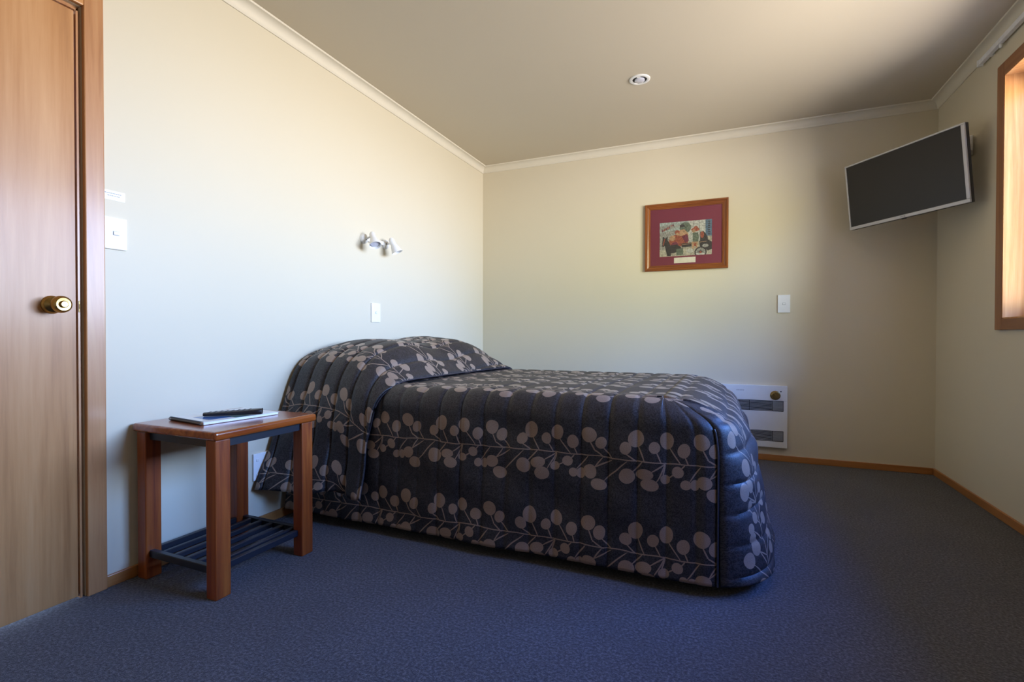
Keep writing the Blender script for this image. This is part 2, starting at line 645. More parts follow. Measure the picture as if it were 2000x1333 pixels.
bb('baseboard_left', 0, .012, -2.977, 0, M_bb_y, 'low wooden skirting board behind the side table and bed')
bb('baseboard_back', .012, W-.012, -.012, 0, M_bb_x, 'low wooden skirting board under the heater')
bb('baseboard_right', W-.012, W, YF, 0, M_bb_y, 'low wooden skirting board below the window')
bb('baseboard_front', 0, W, YF, YF+.012, M_bb_x, 'low wooden skirting board opposite the picture wall')

# ------------------------------------------------------------------ door
door = MB().bbox(-.040, -.003, DY0+.018, -3.0535, .006, 1.985, .0015, 1).build('door_1', M_door)
tag(door, 'flush wooden door with brass knob at the left', 'door', kind='structure')
j = MB()
j.box(-T, -.016, -3.051, DY1, 0, DZ).box(-.016, 0, -3.0495, -3.0435, 0, 1.994)
j.box(-T, -.016, DY0, DY0+.014, 0, DZ).box(-.016, 0, DY0+.009, DY0+.014, 0, 1.994)
j.box(-T, -.016, DY0+.014, -3.051, 1.992, DZ).box(-.016, 0, DY0+.009, -3.0435, 1.9885, 1.994)
j.build('door_jamb', M_casing, door)
cs = MB()
cw = .058
cs.bbox(0, .018, DY1, DY1+cw, 0, DZ+cw, .003)
cs.bbox(0, .018, DY0-cw, DY0, 0, DZ+cw, .003)
cs.build('door_casing', M_casing, door)
MB().bbox(0, .0181, DY0, DY1, DZ, DZ+cw, .003).build('casing_head', M_casing_y, door)
KZ, KY = .994, -3.120
knob = MB().lathe([(.0, .034), (.013, .030), (.013, .030), (.012, .034), (.016, .040), (.024, .046), (.0275, .054), (.0265, .064), (.022, .071), (.0205, .0725),
                   (.020, .070), (.012, .0695), (.0115, .0745), (.009, .077), (.0, .077)], (-.003, KY, KZ), (1, 0, 0), 40).build('door_knob', M_brass, door)
MB().lathe([(.0295, 0), (.0295, .003), (.0280, .006), (.0255, .0085), (.0250, .012), (.017, .0175), (.0135, .020), (.0135, .034), (0, .034)], (-.003, KY, KZ), (1, 0, 0), 40).build('rosette', M_brass, door)
MB().bbox(-.010, .0012, -3.0490, -3.0436, .972, 1.012, .002, 2).bbox(-.008, .0030, -3.0478, -3.0442, .984, 1.000, .0015, 2).build('strike_plate', M_brass2, door)

# ------------------------------------------------------------------ window
win = empty('window_1', (W, (WY0+WY1)/2, WZ0), 'wood-framed window in the right wall', 'window', kind='structure')
fw = .082
cf = MB()
cf.bbox(W-.016, W, WY1+.006, WY1+fw-.010, WZ0-fw+.022, WZ1+fw-.012, .003)
cf.bbox(W-.016, W, WY0-.006-fw, WY0-.006, WZ0-fw+.022, WZ1+fw-.012, .003)
cf.build('window_casing', M_wincas, win)
cf = MB()
cf.bbox(W-.0161, W, WY0-.006, WY1+.006, WZ1+.004, WZ1+fw-.012, .003)
cf.bbox(W-.0161, W, WY0-.006, WY1+.006, WZ0-fw+.022, WZ0-.006, .003)
cf.build('casing_rail', M_wincas_y, win)
rv = MB()
t_ = .016
rv.box(W-.014, W+REV, WY1, WY1+.0055, WZ0, WZ1)
rv.box(W-.014, W+REV, WY0-.0055, WY0, WZ0, WZ1)
rv.box(W-.014, W+REV, WY0, WY1, WZ1, WZ1+.0035)
rv.box(W-.014, W+REV, WY0, WY1, WZ0-.0055, WZ0)
rv.build('reveal_lining', M_jamb, win)
sa = MB()
xs0, xs1 = W+REV-.045, W+REV-.008
mid = (WY0+WY1)/2
for y0, y1 in ((WY0+.001, mid-.002), (mid+.002, WY1-.001)):
    sa.bbox(xs0, xs1, y0, y0+.045, WZ0+.001, WZ1-.001, .003)
    sa.bbox(xs0, xs1, y1-.045, y1, WZ0+.001, WZ1-.001, .003)
    sa.bbox(xs0, xs1, y0+.045, y1-.045, WZ1-.046, WZ1-.001, .003)
    sa.bbox(xs0, xs1, y0+.045, y1-.045, WZ0+.001, WZ0+.051, .003)
sash = sa.build('window_sash', M_casing, win)
g = MB()
for y0, y1 in ((WY0+.046, mid-.047), (mid+.047, WY1-.046)):
    g.box(xs0+.018, xs0+.022, y0, y1, WZ0+.052, WZ1-.047)
g.build('window_pane', M_glass, win)

# ------------------------------------------------------------------ curtain track
ct = empty('curtain_track', (W, -.6, 2.33), 'white curtain track high on the wall above the window', 'curtain track')
MB().bbox(W-.030, W-.010, -2.98, -.631, 2.318, 2.344, .002).build('rail', M_track, ct)
MB().bbox(W-.033, W-.008, -.634, -.618, 2.312, 2.3465, .003).build('end_stop', M_white, ct)
for y in (-.72, -1.6, -2.5):
    MB().bbox(W-.011, W, y-.01, y+.01, 2.318, 2.345, .001, 1).build('bracket', M_white, ct)
MB().lathe([(0, 0), (.006, 0), (.0075, .006), (.006, .020), (0, .022)], (W-.02, -.84, 2.318), (0, 0, -1), 16).build('glider', M_white, ct)


# ------------------------------------------------------------------ bed and bedspread
YC = -1.5
bed = empty('bed', (1.0, YC, 0), 'double bed with dark base standing head against the left wall', 'bed')
MB().bbox(.03, 1.93, YC-.655, YC+.655, .065, .32, .02).build('bed_base', M_darkfab, bed)
MB().bbox(.03, 1.94, YC-.65, YC+.65, .325, .615, .05, 4).build('mattress', plain('mattress_ticking', (.5, .5, .48), .8), bed)
for x in (.12, 1.895):
    for sgn in (-1, 1):
        c_ = MB()
        y = YC+sgn*.60
        c_.lathe([(.0, 0), (.030, 0), (.034, .004), (.034, .030), (.022, .045), (.020, .066), (0, .066)], (x, y, 0.0), (0, 0, 1), 20)
        c_.build('bed_leg', M_dark, bed)

Q, QP = .104, .059       # quilting pitch and phase


def puff(u, k=1.0):
    f = ((u-QP)/Q) % 1.0
    return .0068*k*(1-(abs(2*f-1))**6)


def patch(fn, nu, nv, mb, uvs, puffk=1.0, flip=False, fade=None):
    """fn(i/nu, j/nv) -> (pos, (u,v)); displaces along normals by the quilting"""
    P = [[None]*(nv+1) for _ in range(nu+1)]
    UVg = [[None]*(nv+1) for _ in range(nu+1)]
    for i in range(nu+1):
        for j in range(nv+1):
            p, uv = fn(i/nu, j/nv)
            P[i][j] = Vector(p)
            UVg[i][j] = uv
    o = len(mb.v)
    for i in range(nu+1):
        for j in range(nv+1):
            a_ = P[min(i+1, nu)][j]-P[max(i-1, 0)][j]
            b_ = P[i][min(j+1, nv)]-P[i][max(j-1, 0)]
            n = a_.cross(b_)
            if n.length < 1e-12:
                n = Vector((0, 0, 1))
            n.normalize()
            if flip:
                n = -n
            fk = fade(i/nu, j/nv) if fade else 1
            mb.v.append(tuple(P[i][j]+n*puff(UVg[i][j][0], puffk*fk)))
    for i in range(nu):
        for j in range(nv):
            q = [(i, j), (i+1, j), (i+1, j+1), (i, j+1)]
            if flip:
                q.reverse()
            mb.f.append(tuple(o+a_*(nv+1)+b_ for a_, b_ in q))
            mb.mi.append(0)
            mb.sm.append(True)
            uvs.append([UVg[a_][b_] for a_, b_ in q])


def wob(x, y, z, k=1):
    return k*(.004*math.sin(7.3*x+3.1*z)+.003*math.sin(17*x+5*y-9*z)+.0025*math.sin(31*z+11*x))


TOPZ, RY, RX, X_IN, Y_IN, ZB = .662, .10, .20, 1.80, .58, .045


def side_level(s):
    """arc s (m) from the top edge -> (outward fraction data): o_y, o_x, z, n (corner squareness)"""
    arc = PI/2*RY
    if s < arc:
        th = s/RY
        oy = RY*math.sin(th)
        ox = RX*math.sin(th)
        z = TOPZ-.095*(1-math.cos(th))
        n = 2+4*max(0, (s-.085)/(arc-.085))**1.5
    else:
        d = s-arc
        z = TOPZ-.095-d
        oy = RY+.030*(d/.52)**1.2
        ox = RX+.0*d
        n = 6+6*min(1, d/.08)
    return oy, ox, z, n


S_MAX = PI/2*RY+(TOPZ-.095-ZB)


def lerp_tab(tab, z):
    for (z0, b0), (z1, b1) in zip(tab, tab[1:]):
        if z0 >= z >= z1:
            t = (z0-z)/(z0-z1)
            return b0+(b1-b0)*t
    return tab[0][1] if z > tab[0][0] else tab[-1][1]


FOOT = [(.66, 0), (.625, .0), (.595, .025), (.55, .065), (.45, .115), (.30, .14), (.15, .165), (.045, .19)]


def foot_bulge(z, y, oy):
    t = min(1, abs(y-YC)/(Y_IN+oy))
    return lerp_tab(FOOT, z)*(1-t**7)


def corner_pt(phi, s, sgn):
    """phi 0 = on the long side, pi/2 = on the foot side; sgn -1 near, +1 far"""
    oy, ox, z, n = side_level(s)
    cx_ = abs(math.sin(phi))**(2/n)
    cy_ = abs(math.cos(phi))**(2/n)
    x = X_IN+ox*cx_
    y = YC+sgn*(Y_IN+oy*cy_)
    return x, y, z


X0S = .03
spread_mb, spread_uv = MB(), []


def top_fn(a_, b_):
    x = X0S+a_*(X_IN-X0S)
    y = YC-Y_IN+b_*2*Y_IN
    z = TOPZ+.006*math.sin(3*x+1)*math.sin(4*(y-YC))-.004+.004*math.cos((y-YC)/Y_IN*PI/2)
    ed = min(1, min(abs(y-YC+Y_IN), abs(y-YC-Y_IN), X_IN-x)/.1)
    z = TOPZ+(z-TOPZ)*ed
    return (x, y, z), (x, y-YC)


def mk_side(sgn):
    def fn(a_, b_):
        # a_ along x (0 head .. 1 corner seam), b_ down
        s = b_*S_MAX
        xs = X0S+a_*(X_IN+RX-X0S)
        oy, ox, z, n = side_level(s)
        if xs <= X_IN:
            x, y = xs, YC+sgn*(Y_IN+oy)
        else:
            cs_ = math.sin(PI/4)**(2/n)
            cx_ = (xs-X_IN)/RX*cs_
            x = X_IN+ox*cx_
            y = YC+sgn*(Y_IN+oy*max(0, 1-cx_**n)**(1/n))
        k = min(1, s/.2)*min(1, max(0, (X_IN+.08-xs)/.1))
        y += sgn*wob(x, y, z, k)
        return (x, y, z), (xs, sgn*(Y_IN+s))
    return fn


def foot_fn(a_, b_):
    # a_ down, b_ across near -> far
    s = a_*S_MAX
    nC = .10
    oy, ox, z, n = side_level(s)
    if b_ < nC or b_ > 1-nC:
        e_ = b_/nC if b_ < nC else (1-b_)/nC
        sg = -1 if b_ < nC else 1
        cy_ = math.sin(PI/4)**(2/n)*(1-e_)
        x = X_IN+ox*max(0, 1-cy_**n)**(1/n)
        y = YC+sg*(Y_IN+oy*cy_)
    else:
        t = (b_-nC)/(1-2*nC)
        x = X_IN+ox
        y = YC-Y_IN+2*Y_IN*t
    x += foot_bulge(z, y, oy)
    k = min(1, s/.2)*min(1, (b_ if b_ < .5 else 1-b_)/.1)
    x += wob(y, x, z, k*1.3)
    return (x, y, z), (X_IN+s, y-YC)


patch(top_fn, 260, 50, spread_mb, spread_uv)
patch(mk_side(-1), 300, 60, spread_mb, spread_uv, flip=True, fade=lambda p, q: min(1, (1-p)/.02)*(min(1, q*S_MAX/.14)**2 if p > .9 else min(1, .35+.65*q*S_MAX/.14) if p > .85 else 1))
patch(mk_side(1), 200, 30, spread_mb, spread_uv)
patch(foot_fn, 100, 90, spread_mb, spread_uv, 1.3, fade=lambda p, q: min(1, min(q, 1-q)/.04)*(min(1, p*S_MAX/.14)**2 if min(q, 1-q) < .1 else 1))


def build_cloth(mb, uvs, name, parent, thick=.006):
    o = mb.build(name, M_spread, parent, fix=False)
    me = o.data
    ul = me.uv_layers.new(name='cloth')
    k = 0
    for f in uvs:
        for q in f:
            ul.data[k].uv = q
            k += 1
    sd = o.modifiers.new('thickness', 'SOLIDIFY')
    sd.thickness = thick
    sd.offset = -1
    return o


spread = empty('bedspread', (1.0, YC, TOPZ), 'dark quilted bedspread with pale leafy sprigs covering the bed', 'bedspread')
build_cloth(spread_mb, spread_uv, 'spread_cover', spread)

# corner seams with piping
for sgn in (-1, 1):
    pts = []
    for k in range(40):
        s = .15+(S_MAX-.15)*k/39
        x, y, z = corner_pt(PI/4, s, sgn)
        pts.append((x+.003, y+sgn*.003, z))
    MB().tube(pts, .0035, 8).build('corner_piping', M_piping, spread)
# hem binding
# pillow section: flap laid over the pillows at the head
SEC = {  # x : list of (outward distance from bed centre line, height)
    0.00: [(0, .826), (.20, .838), (.36, .828), (.53, .790), (.63, .725), (.700, .58), (.79, .36), (.865, .17)],
    0.14: [(0, .851), (.20, .862), (.36, .855), (.53, .812), (.63, .742), (.695, .60), (.765, .37), (.825, .17)],
    0.28: [(0, .847), (.20, .858), (.36, .852), (.53, .808), (.63, .735), (.695, .60), (.750, .37), (.790, .17)],
    0.42: [(0, .815), (.20, .838), (.36, .833), (.53, .790), (.63, .718), (.692, .60), (.730, .37), (.765, .17)],
    0.53: [(0, .735), (.20, .745), (.36, .744), (.53, .724), (.62, .686), (.688, .60), (.718, .37), (.750, .17)],
    0.61: [(0, .676), (.20, .676), (.36, .676), (.53, .674), (.61, .658), (.687, .59), (.714, .37), (.742, .17)],
}
XS = sorted(SEC)


def cr_interp(p0, p1, p2, p3, t):
    return .5*((2*p1)+(-p0+p2)*t+(2*p0-5*p1+4*p2-p3)*t*t+(-p0+3*p1-3*p2+p3)*t**3)


def sec_pt(ix, c):
    L_ = SEC[XS[max(0, min(len(XS)-1, ix))]]
    c = max(0, min(len(L_)-1, c))
    i = min(int(c), len(L_)-2)
    t = c-i

    def g_(k):
        if k < 0:
            return (-L_[1][0], L_[1][1])
        return L_[min(k, len(L_)-1)] if k < len(L_) else (2*L_[-1][0]-L_[-2][0], 2*L_[-1][1]-L_[-2][1])
    a_, b_, c_, d_ = g_(i-1), g_(i), g_(i+1), g_(i+2)
    return (cr_interp(a_[0], b_[0], c_[0], d_[0], t), cr_interp(a_[1], b_[1], c_[1], d_[1], t))


def flap_q(x, c):
    i = 0
    while i < len(XS)-2 and x > XS[i+1]:
        i += 1
    t = (x-XS[i])/(XS[i+1]-XS[i])
    a_, b_, c_, d_ = sec_pt(i-1, c), sec_pt(i, c), sec_pt(i+1, c), sec_pt(i+2, c)
    return (cr_interp(a_[0], b_[0], c_[0], d_[0], t), cr_interp(a_[1], b_[1], c_[1], d_[1], t))


NC = 8-1
X0F, X1F = .022, .605


def flap_fn(a_, b_):
    # b_ : 0 near hem .. 1 far hem
    w = (b_-.5)*2
    sgn = -1 if w < 0 else 1
    c = abs(w)*NC
    # front edge runs a little further down the bed on top than on the drop
    xe = X1F-.085*min(1, max(0, (c-4.2)/1.6))+(.10*max(0, w) if c < 4.6 else .10*max(0, w)*max(0, 1-(c-4.6)/1.5))
    x = X0F+a_*(xe-X0F)
    xq = X0F+a_*(X1F-X0F)
    q, z = flap_q(xq, c)
    if sgn > 0 and c < 5.5:
        z += .022*math.exp(-((q-.30)/.22)**2)*max(0, 1-xq/.55)
    y = YC+sgn*q
    k = min(1, max(0, c-4)/2)
    y += sgn*wob(x*1.5, y, z, k*1.2)
    if c > 5.6:       # loose folds near the hem of the drop
        y += sgn*.014*math.sin(x*26+1.0)*(c-5.6)/1.4
        z += .010*math.sin(x*21+.5)*(c-5.6)/1.4
    # arc lengths for the cloth pattern
    arc = 0
    pp = flap_q(xq, 0)
    n = max(2, int(c*3))
    for m_ in range(1, n+1):
        qq = flap_q(xq, c*m_/n)
        arc += math.hypot(qq[0]-pp[0], qq[1]-pp[1])
        pp = qq
    return (x, y, z), (x*1.12-.10, sgn*arc-.0)


fl_mb, fl_uv = MB(), []
patch(flap_fn, 110, 170, fl_mb, fl_uv, 1.9)
flap = build_cloth(fl_mb, fl_uv, 'pillow_cover', spread, .008)
# piping along the front edge of the pillow section
pts = []
for k in range(121):
    p, _ = flap_fn(1.0, k/120)
    pts.append((p[0]+.003, p[1], p[2]+.002))
MB().tube(pts, .0035, 8).build('front_piping', M_piping, spread)

# ------------------------------------------------------------------ side table
st = empty('side_table', (.24, -2.67, 0), 'reddish wooden side table with dark metal slatted shelf, between door and bed', 'side table')
TX0, TX1, TY0, TY1, TZ = .012, .462, -2.895, -2.448, .572
MB().bbox(TX0, TX1, TY0, TY1, TZ-.030, TZ, .010, 4).build('table_top', M_red_y, st)
legs = [(.024, -2.884), (.024, -2.884+.37), (.398, -2.884), (.398, -2.884+.37)]
LW, LD = .050, .056
for lx, ly in legs:
    MB().bbox(lx, lx+LW, ly, ly+LD, 0, TZ-.031, .004, 2).build('leg', M_red_z, st)
r_ = MB()
z0, z1 = TZ-.060, TZ-.031
r_.box(.074, .398, -2.868, -2.856, z0, z1).box(.074, .398, -2.484, -2.472, z0, z1)
r_.box(.040, .052, -2.828, -2.514, z0, z1).box(.424, .436, -2.828, -2.514, z0, z1)
r_.build('apron_frame', M_iron, st)
sz0, sz1 = .078, .104
for y in (-2.872, -2.488):
    MB().bbox(.060, .412, y, y+.020, sz0, sz1, .002, 1).build('shelf_end_bar', M_iron, st)
for x in (.058, .121, .184, .247, .310, .373, .414):
    b = MB()
    if x in (.058, .414):
        b.bbox(x-.010, x+.010, -2.852, -2.488, sz0+.002, sz1, .002, 1)
    else:
        b.bbox(x-.009, x+.009, -2.852, -2.488, sz0+.004, sz1-.002, .003, 1)
    b.build('shelf_slat', M_iron, st)


def quadmat(o, ex, ey):
    """local frame: origin o, x axis ex (unit), y axis ey (unit), z up"""
    ex, ey = Vector(ex).normalized(), Vector(ey).normalized()
    ez = ex.cross(ey)
    mt = Matrix((ex, ey, ez)).transposed().to_4x4()
    mt.translation = Vector(o)
    return mt


# guest folder, wire bound at its left short edge
ex = Vector((.228, -.030, 0)).normalized()
ey = Vector((.030, .228, 0)).normalized()
fo = Vector((.072, -2.800, TZ+.001))
A = quadmat(fo, ex, ey)
fb = empty('guest_folder', (.19, -2.66, TZ), 'white wire-bound guest folder lying on the side table', 'folder')
MB().bbox(0, .230, .008, .300, 0, .009, .0015, 1, mat=A).build('pages', M_pagewhite, fb)
cvr = MB().bbox(.0, .231, .006, .302, .0092, .0104, .0004, 1, 0, A)
cvr.box(.085, .195, .045, .135, .01045, .01075, 1, A).box(.12, .225, .130, .185, .01045, .01080, 2, A)
cvr.build('cover', [M_pagewhite, M_blue, M_teal], fb)
wb = MB()
for k in range(34):
    u = .006+k*.0066
    ring = [A @ Vector((u, .006+.0075*math.cos(t), .0062+.0062*math.sin(t))) for t in [2*PI*q/10 for q in range(11)]]
    wb.tube(ring, .0011, 5)
wb.build('wire_binding', M_wire, fb)

# remote control lying on the folder
rm = empty('remote_control', (.29, -2.66, TZ+.014), 'black remote control lying on the white folder', 'remote control')
p0, p1 = Vector((.178, -2.735, TZ+.0127)), Vector((.335, -2.605, TZ+.0127))
e1 = (p1-p0).normalized()
e2 = Vector((-e1.y, e1.x, 0))
B = quadmat(p0, e1, e2)
Lr = (p1-p0).length
body = MB()
prof = []
n = 26
vs, fs = [], []
for i in range(n+1):
    t = i/n
    x = t*Lr
    wd_ = .024*(1-(abs(2*t-1))**9*.35)*(.88+.12*t)
    hh = .013+.009*t
    base = .0008
    ring = []
    for k in range(16):
        an = 2*PI*k/16
        cx_, cz_ = math.cos(an), math.sin(an)
        yy = wd_*math.copysign(abs(cx_)**.55, cx_)
        zz = hh/2*math.copysign(abs(cz_)**.6, cz_)
        ring.append(B @ Vector((x, yy, base+hh/2+zz)))
    vs += ring
for i in range(n):
    for k in range(16):
        fs.append((i*16+k, i*16+(k+1) % 16, (i+1)*16+(k+1) % 16, (i+1)*16+k))
fs += [tuple(range(15, -1, -1)), tuple(n*16+k for k in range(16))]
body.add(vs, fs, 0, True)
body.build('body', M_remote, rm)
for i in range(8):
    for k in (-1, 0, 1):
        t = (.02+i*.020)/Lr
        z = .0008+.013+.009*t
        MB().bbox(t*Lr-.004, t*Lr+.004, k*.012-.0035, k*.012+.0035, z-.001, z+.0006, .0008, 1, mat=B).build('button', M_button, rm)


# ------------------------------------------------------------------ wall plates
def plate(name, wall, c0, c1, z0, z1, label, cat, group, rock=None, mat=M_white):
    """wall 'L': on x=0, c = y ; wall 'B': on y=0, c = x"""
    t = .009
    cm = (c0+c1)/2
    zm = (z0+z1)/2

    def bx(mb, a0, a1, b0, b1, d0, d1, bev):
        if wall == 'L':
            mb.bbox(d0, d1, a0, a1, b0, b1, bev, 2)
        else:
            mb.bbox(a0, a1, -d1, -d0, b0, b1, bev, 2)
        return mb
    loc = (0, cm, zm) if wall == 'L' else (cm, 0, zm)
    r = empty(name, loc, label, cat, group)
    bx(MB(), c0, c1, z0, z1, 0, t, .002).build('plate', mat, r)
    rw, rh = rock or (.010, .014)
    fr_ = MB()
    bx(fr_, cm-rw/2-.0015, cm+rw/2+.0015, zm-rh/2-.0015, zm+rh/2+.0015, t-.001, t+.0004, .0002)
    fr_.build('rocker_surround', M_ink, r)
    bx(MB(), cm-rw/2, cm+rw/2, zm-rh/2, zm+rh/2, t, t+.0035, .001).build('rocker', mat, r)
    return r


plate('light_switch', 'L', -2.974, -2.902, 1.202, 1.316, 'white light switch on the left wall right beside the door casing', 'light switch', None, (.018, .012))
plate('light_switch', 'L', -1.541, -1.457, .978, 1.096, 'white light switch on the wall above the bed head, below the twin spotlight', 'light switch', None, (.014, .010))
plate('light_switch', 'B', 2.350, 2.428, 1.060, 1.186, 'white light switch on the picture wall, above the heater', 'light switch', None, (.016, .012))
so = empty('wall_socket', (0, -2.34, .28), 'white wall socket low behind the side table, half hidden by the bedspread', 'socket')
MB().bbox(0, .010, -2.380, -2.264, .219, .343, .002).build('plate', M_white, so)
for z in (.312, .243):
    MB().bbox(.0095, .013, -2.366, -2.354, z-.006, z+.006, .001, 1).build('rocker', M_white2, so)

# door-side notice strip (two lines of print too small to read)
nt_ = MB().bbox(0, .0012, -2.975, -2.904, 1.377, 1.411, .0003, 1)
for z, y0, y1 in ((1.4010, -2.969, -2.916), (1.3925, -2.961, -2.922)):
    y = y0
    while y < y1:
        w = random.choice((.0035, .005, .0065))
        nt_.box(.0012, .00135, y, min(y+w, y1), z-.0014, z+.0014, 1)
        y += w+.0013
tag(nt_.build('notice_label', [M_white, M_ink]), 'small white printed notice strip on the wall above the switch beside the door', 'notice')

# ------------------------------------------------------------------ twin spotlight
sl = empty('wall_spotlight', (0, -1.51, 1.475), 'white twin-head spotlight fitting on the wall above the bed head', 'spotlight')
ZS = 1.478
bar = MB().bbox(.004, .022, -1.615, -1.405, ZS-.012, ZS+.012, .004)
bar.build('mounting_bar', M_white2, sl)
for i, (y, ax, base) in enumerate(((-1.610, (.42, -.22, -.80), (.070, -1.612, ZS+.024)), (-1.405, (.36, .20, -.90), (.074, -1.432, ZS+.020)))):
    MB().lathe([(0, .0), (.030, 0), (.030, .010), (.026, .018), (.012, .022), (0, .022)], (0, y, ZS), (1, 0, 0), 28).build('wall_rose', M_white2, sl)
    MB().tube([(.018, y, ZS), (.040, y+.003, ZS+.004), (.060, y+.012, ZS+.016), (base[0], base[1], base[2]-.006)], .006, 10).build('arm', M_white2, sl)
    MB().lathe([(0, -.012), (.010, -.010), (.016, -.002), (.018, .008), (.018, .035), (.022, .042), (.030, .070), (.036, .088), (.0345, .088),
                (.028, .068), (.020, .045), (.0, .040)], base, ax, 32).build('spot_head', M_white2, sl)
    axv = Vector(ax).normalized()
    MB().lathe([(0, .046), (.018, .046), (.026, .074), (.024, .078), (0, .080)], base, ax, 24).build('bulb', M_bulb, sl)

# ------------------------------------------------------------------ recessed downlight
dl = empty('downlight', (1.535, -1.02, H), 'round white recessed downlight in the ceiling', 'downlight')
cx0, cy0 = 1.540, -1.025
MB().lathe([(.060, 0), (.0595, .004), (.052, .0075), (.043, .006), (.040, .001), (.040, .0), (.050, -.0)], (cx0, cy0, H), (0, 0, -1), 48).build('trim_ring', M_white2, dl)
MB().lathe([(0, .0011), (.0405, .0011), (.0405, .0020), (0, .0020)], (cx0, cy0, H), (0, 0, -1), 40).build('recess_shade_disc', M_dark, dl)  # flat dark disc below the ceiling; the recess shade is its colour
MB().lathe([(0, .001), (.027, .001), (.029, .004), (.029, .009), (.026, .011), (0, .0095)], (cx0, cy0, H), (0, 0, -1), 32).build('lamp_face', M_bulb, dl)
for s_ in (-1, 1):
    MB().box(cx0-.010, cx0+.010, cy0+s_*.034-.007, cy0+s_*.034+.007, H-.006, H-.002).build('gimbal_tab', M_white2, dl)

# ------------------------------------------------------------------ television on its wall bracket
tvc = Vector((2.941, -.447, 1.790))
ra, rb, rc = -.916, .111, -.010
RT = (Matrix.Rotation(ra, 4, 'Z') @ Matrix.Rotation(rb, 4, 'X') @ Matrix.Rotation(rc, 4, 'Y'))
MT = Matrix.Translation(tvc) @ RT
tw, th_ = .69, .411
tv = empty('television', tvc, 'silver-edged flat television tilted in the corner beside the window', 'television')
bz = MB()
d0, d1 = 0, .012      # bezel: local -Y faces the room
bt, bs, bb_ = .010, .011, .019
bz.bbox(-tw/2, tw/2, d0, d1, th_/2-bt, th_/2, .0015, 1, mat=MT)
bz.bbox(-tw/2, tw/2, d0, d1, -th_/2, -th_/2+bb_, .0015, 1, mat=MT)
bz.bbox(-tw/2, -tw/2+bs, d0, d1, -th_/2+bb_, th_/2-bt, .0015, 1, mat=MT)
bz.bbox(tw/2-bs-.006, tw/2, d0, d1, -th_/2+bb_, th_/2-bt, .0015, 1, mat=MT)
bz.build('bezel', M_silver, tv)
MB().box(-tw/2+bs, tw/2-bs-.006, .003, .008, -th_/2+bb_, th_/2-bt, mat=MT).build('screen', M_screen, tv)
MB().bbox(-tw/2-.001, tw/2+.001, .0122, .034, -th_/2-.001, th_/2+.001, .004, 2, mat=MT).bbox(-.2, .2, .034, .055, -.13, .12, .012, 2, mat=MT).build('back_housing', M_tvback, tv)
# maker's mark, two letters and a ring
lg = MB()
zc = -th_/2+.0095
lg.tube([MT @ Vector((-.012+.0042*math.cos(t), -.0006, zc+.0042*math.sin(t))) for t in [2*PI*k/14 for k in range(15)]], .0005, 5)
for q in (((-.004, .004), (-.004, -.004), (.001, -.004)), ((.011, .003), (.008, .004), (.005, .002), (.005, -.002), (.008, -.004), (.011, -.003), (.011, 0), (.0085, 0))):
    lg.tube([MT @ Vector((x, -.0006, zc+z)) for x, z in q], .0006, 5)
lg.build('maker_mark', M_tvback, tv)
MB().bbox(-.012, .012, .0, .014, -th_/2-.006, -th_/2, .002, 1, mat=MT).build('sensor_lip', M_tvback, tv)

br = empty('tv_bracket', (W, -.50, 1.95), 'dark swivel bracket with pale cover holding the television to the right wall', 'tv bracket')
MB().bbox(W-.012, W, -.50, -.44, 1.89, 2.0, .003).build('wall_plate', M_white, br)
MB().bbox(W-.040, W-.0125, -.535, -.46, 1.905, 1.99, .006).build('cover', M_track, br)
pm = MT @ Vector((.12, .062, .09))
MB().tube([(W-.035, -.50, 1.925), (W-.06, -.42, 1.925), (W-.075, -.33, 1.90), pm], .014, 10).build('arm', M_tvback, br)
MB().bbox(-.05+.1, .05+.1, .0555, .068, .02, .14, .003, 1, mat=MT).build('vesa_plate', M_tvback, br)
pk = MT @ Vector((.30, .045, .115))
MB().lathe([(0, -.02), (.020, -.02), (.022, 0), (.020, .02), (0, .02)], (3.188, -.565, 1.93), (0, 0, 1), 20).tube([(3.188, -.565, 1.93), (W-.02, -.50, 1.95)], .008).build('pivot', M_tvback, br)

# ------------------------------------------------------------------ heater
ht = empty('wall_heater', (2.05, 0, .32), 'white panel heater with two grilles on the picture wall beside the bed foot', 'heater')
HX0, HX1, HZ0, HZ1, HD = 1.70, 2.413, .100, .540, .030
G = [(.360, .432), (.145, .217)]
gx0, gx1 = 1.86, 2.388
pn = MB()
pn.bbox(HX0, HX1, -HD, 0, HZ1-(HZ1-G[0][1]), HZ1, .002, 1)
pn.box(HX0, HX1, -HD, -.001, G[1][1], G[0][0]).box(HX0, HX1, -HD, -.001, HZ0, G[1][0])
for z0, z1 in G:
    pn.box(HX0, gx0, -HD, -.001, z0, z1).box(gx1, HX1, -HD, -.001, z0, z1)
    pn.box(gx0, gx1, -.006, -.001, z0, z1)
pn.build('housing', M_cream, ht)
for z0, z1 in G:
    gr = MB()
    gr.box(gx0, 2.318, -.0105, -.0062, z0+.001, z1-.001)  # dark sheet that paints the shade between the louvres
    for k in range(8):
        z = z0+(z1-z0)*(k+.5)/8
        gr.box(gx0, gx1, -HD-.0005, -HD+.009, z-.0013, z+.0013, 1)
    for x in (2.02, 2.17, 2.32):
        gr.box(x-.0015, x+.0015, -HD-.0015, -HD+.010, z0, z1)
    gr.box(gx0, gx1, -HD-.001, -HD+.008, z0-.0015, z0+.0010).box(gx0, gx1, -HD-.001, -HD+.008, z1-.001, z1+.0015)
    gr.box(gx1-.0012, gx1+.0015, -HD-.001, -HD+.008, z0, z1)
    gr.build('grille', [M_dark, M_louvre], ht)
kb = MB().lathe([(.033, 0), (.033, .003), (.028, .005), (.024, .013), (.021, .016), (0, .016)], (2.337, -HD, .472), (0, -1, 0), 32)
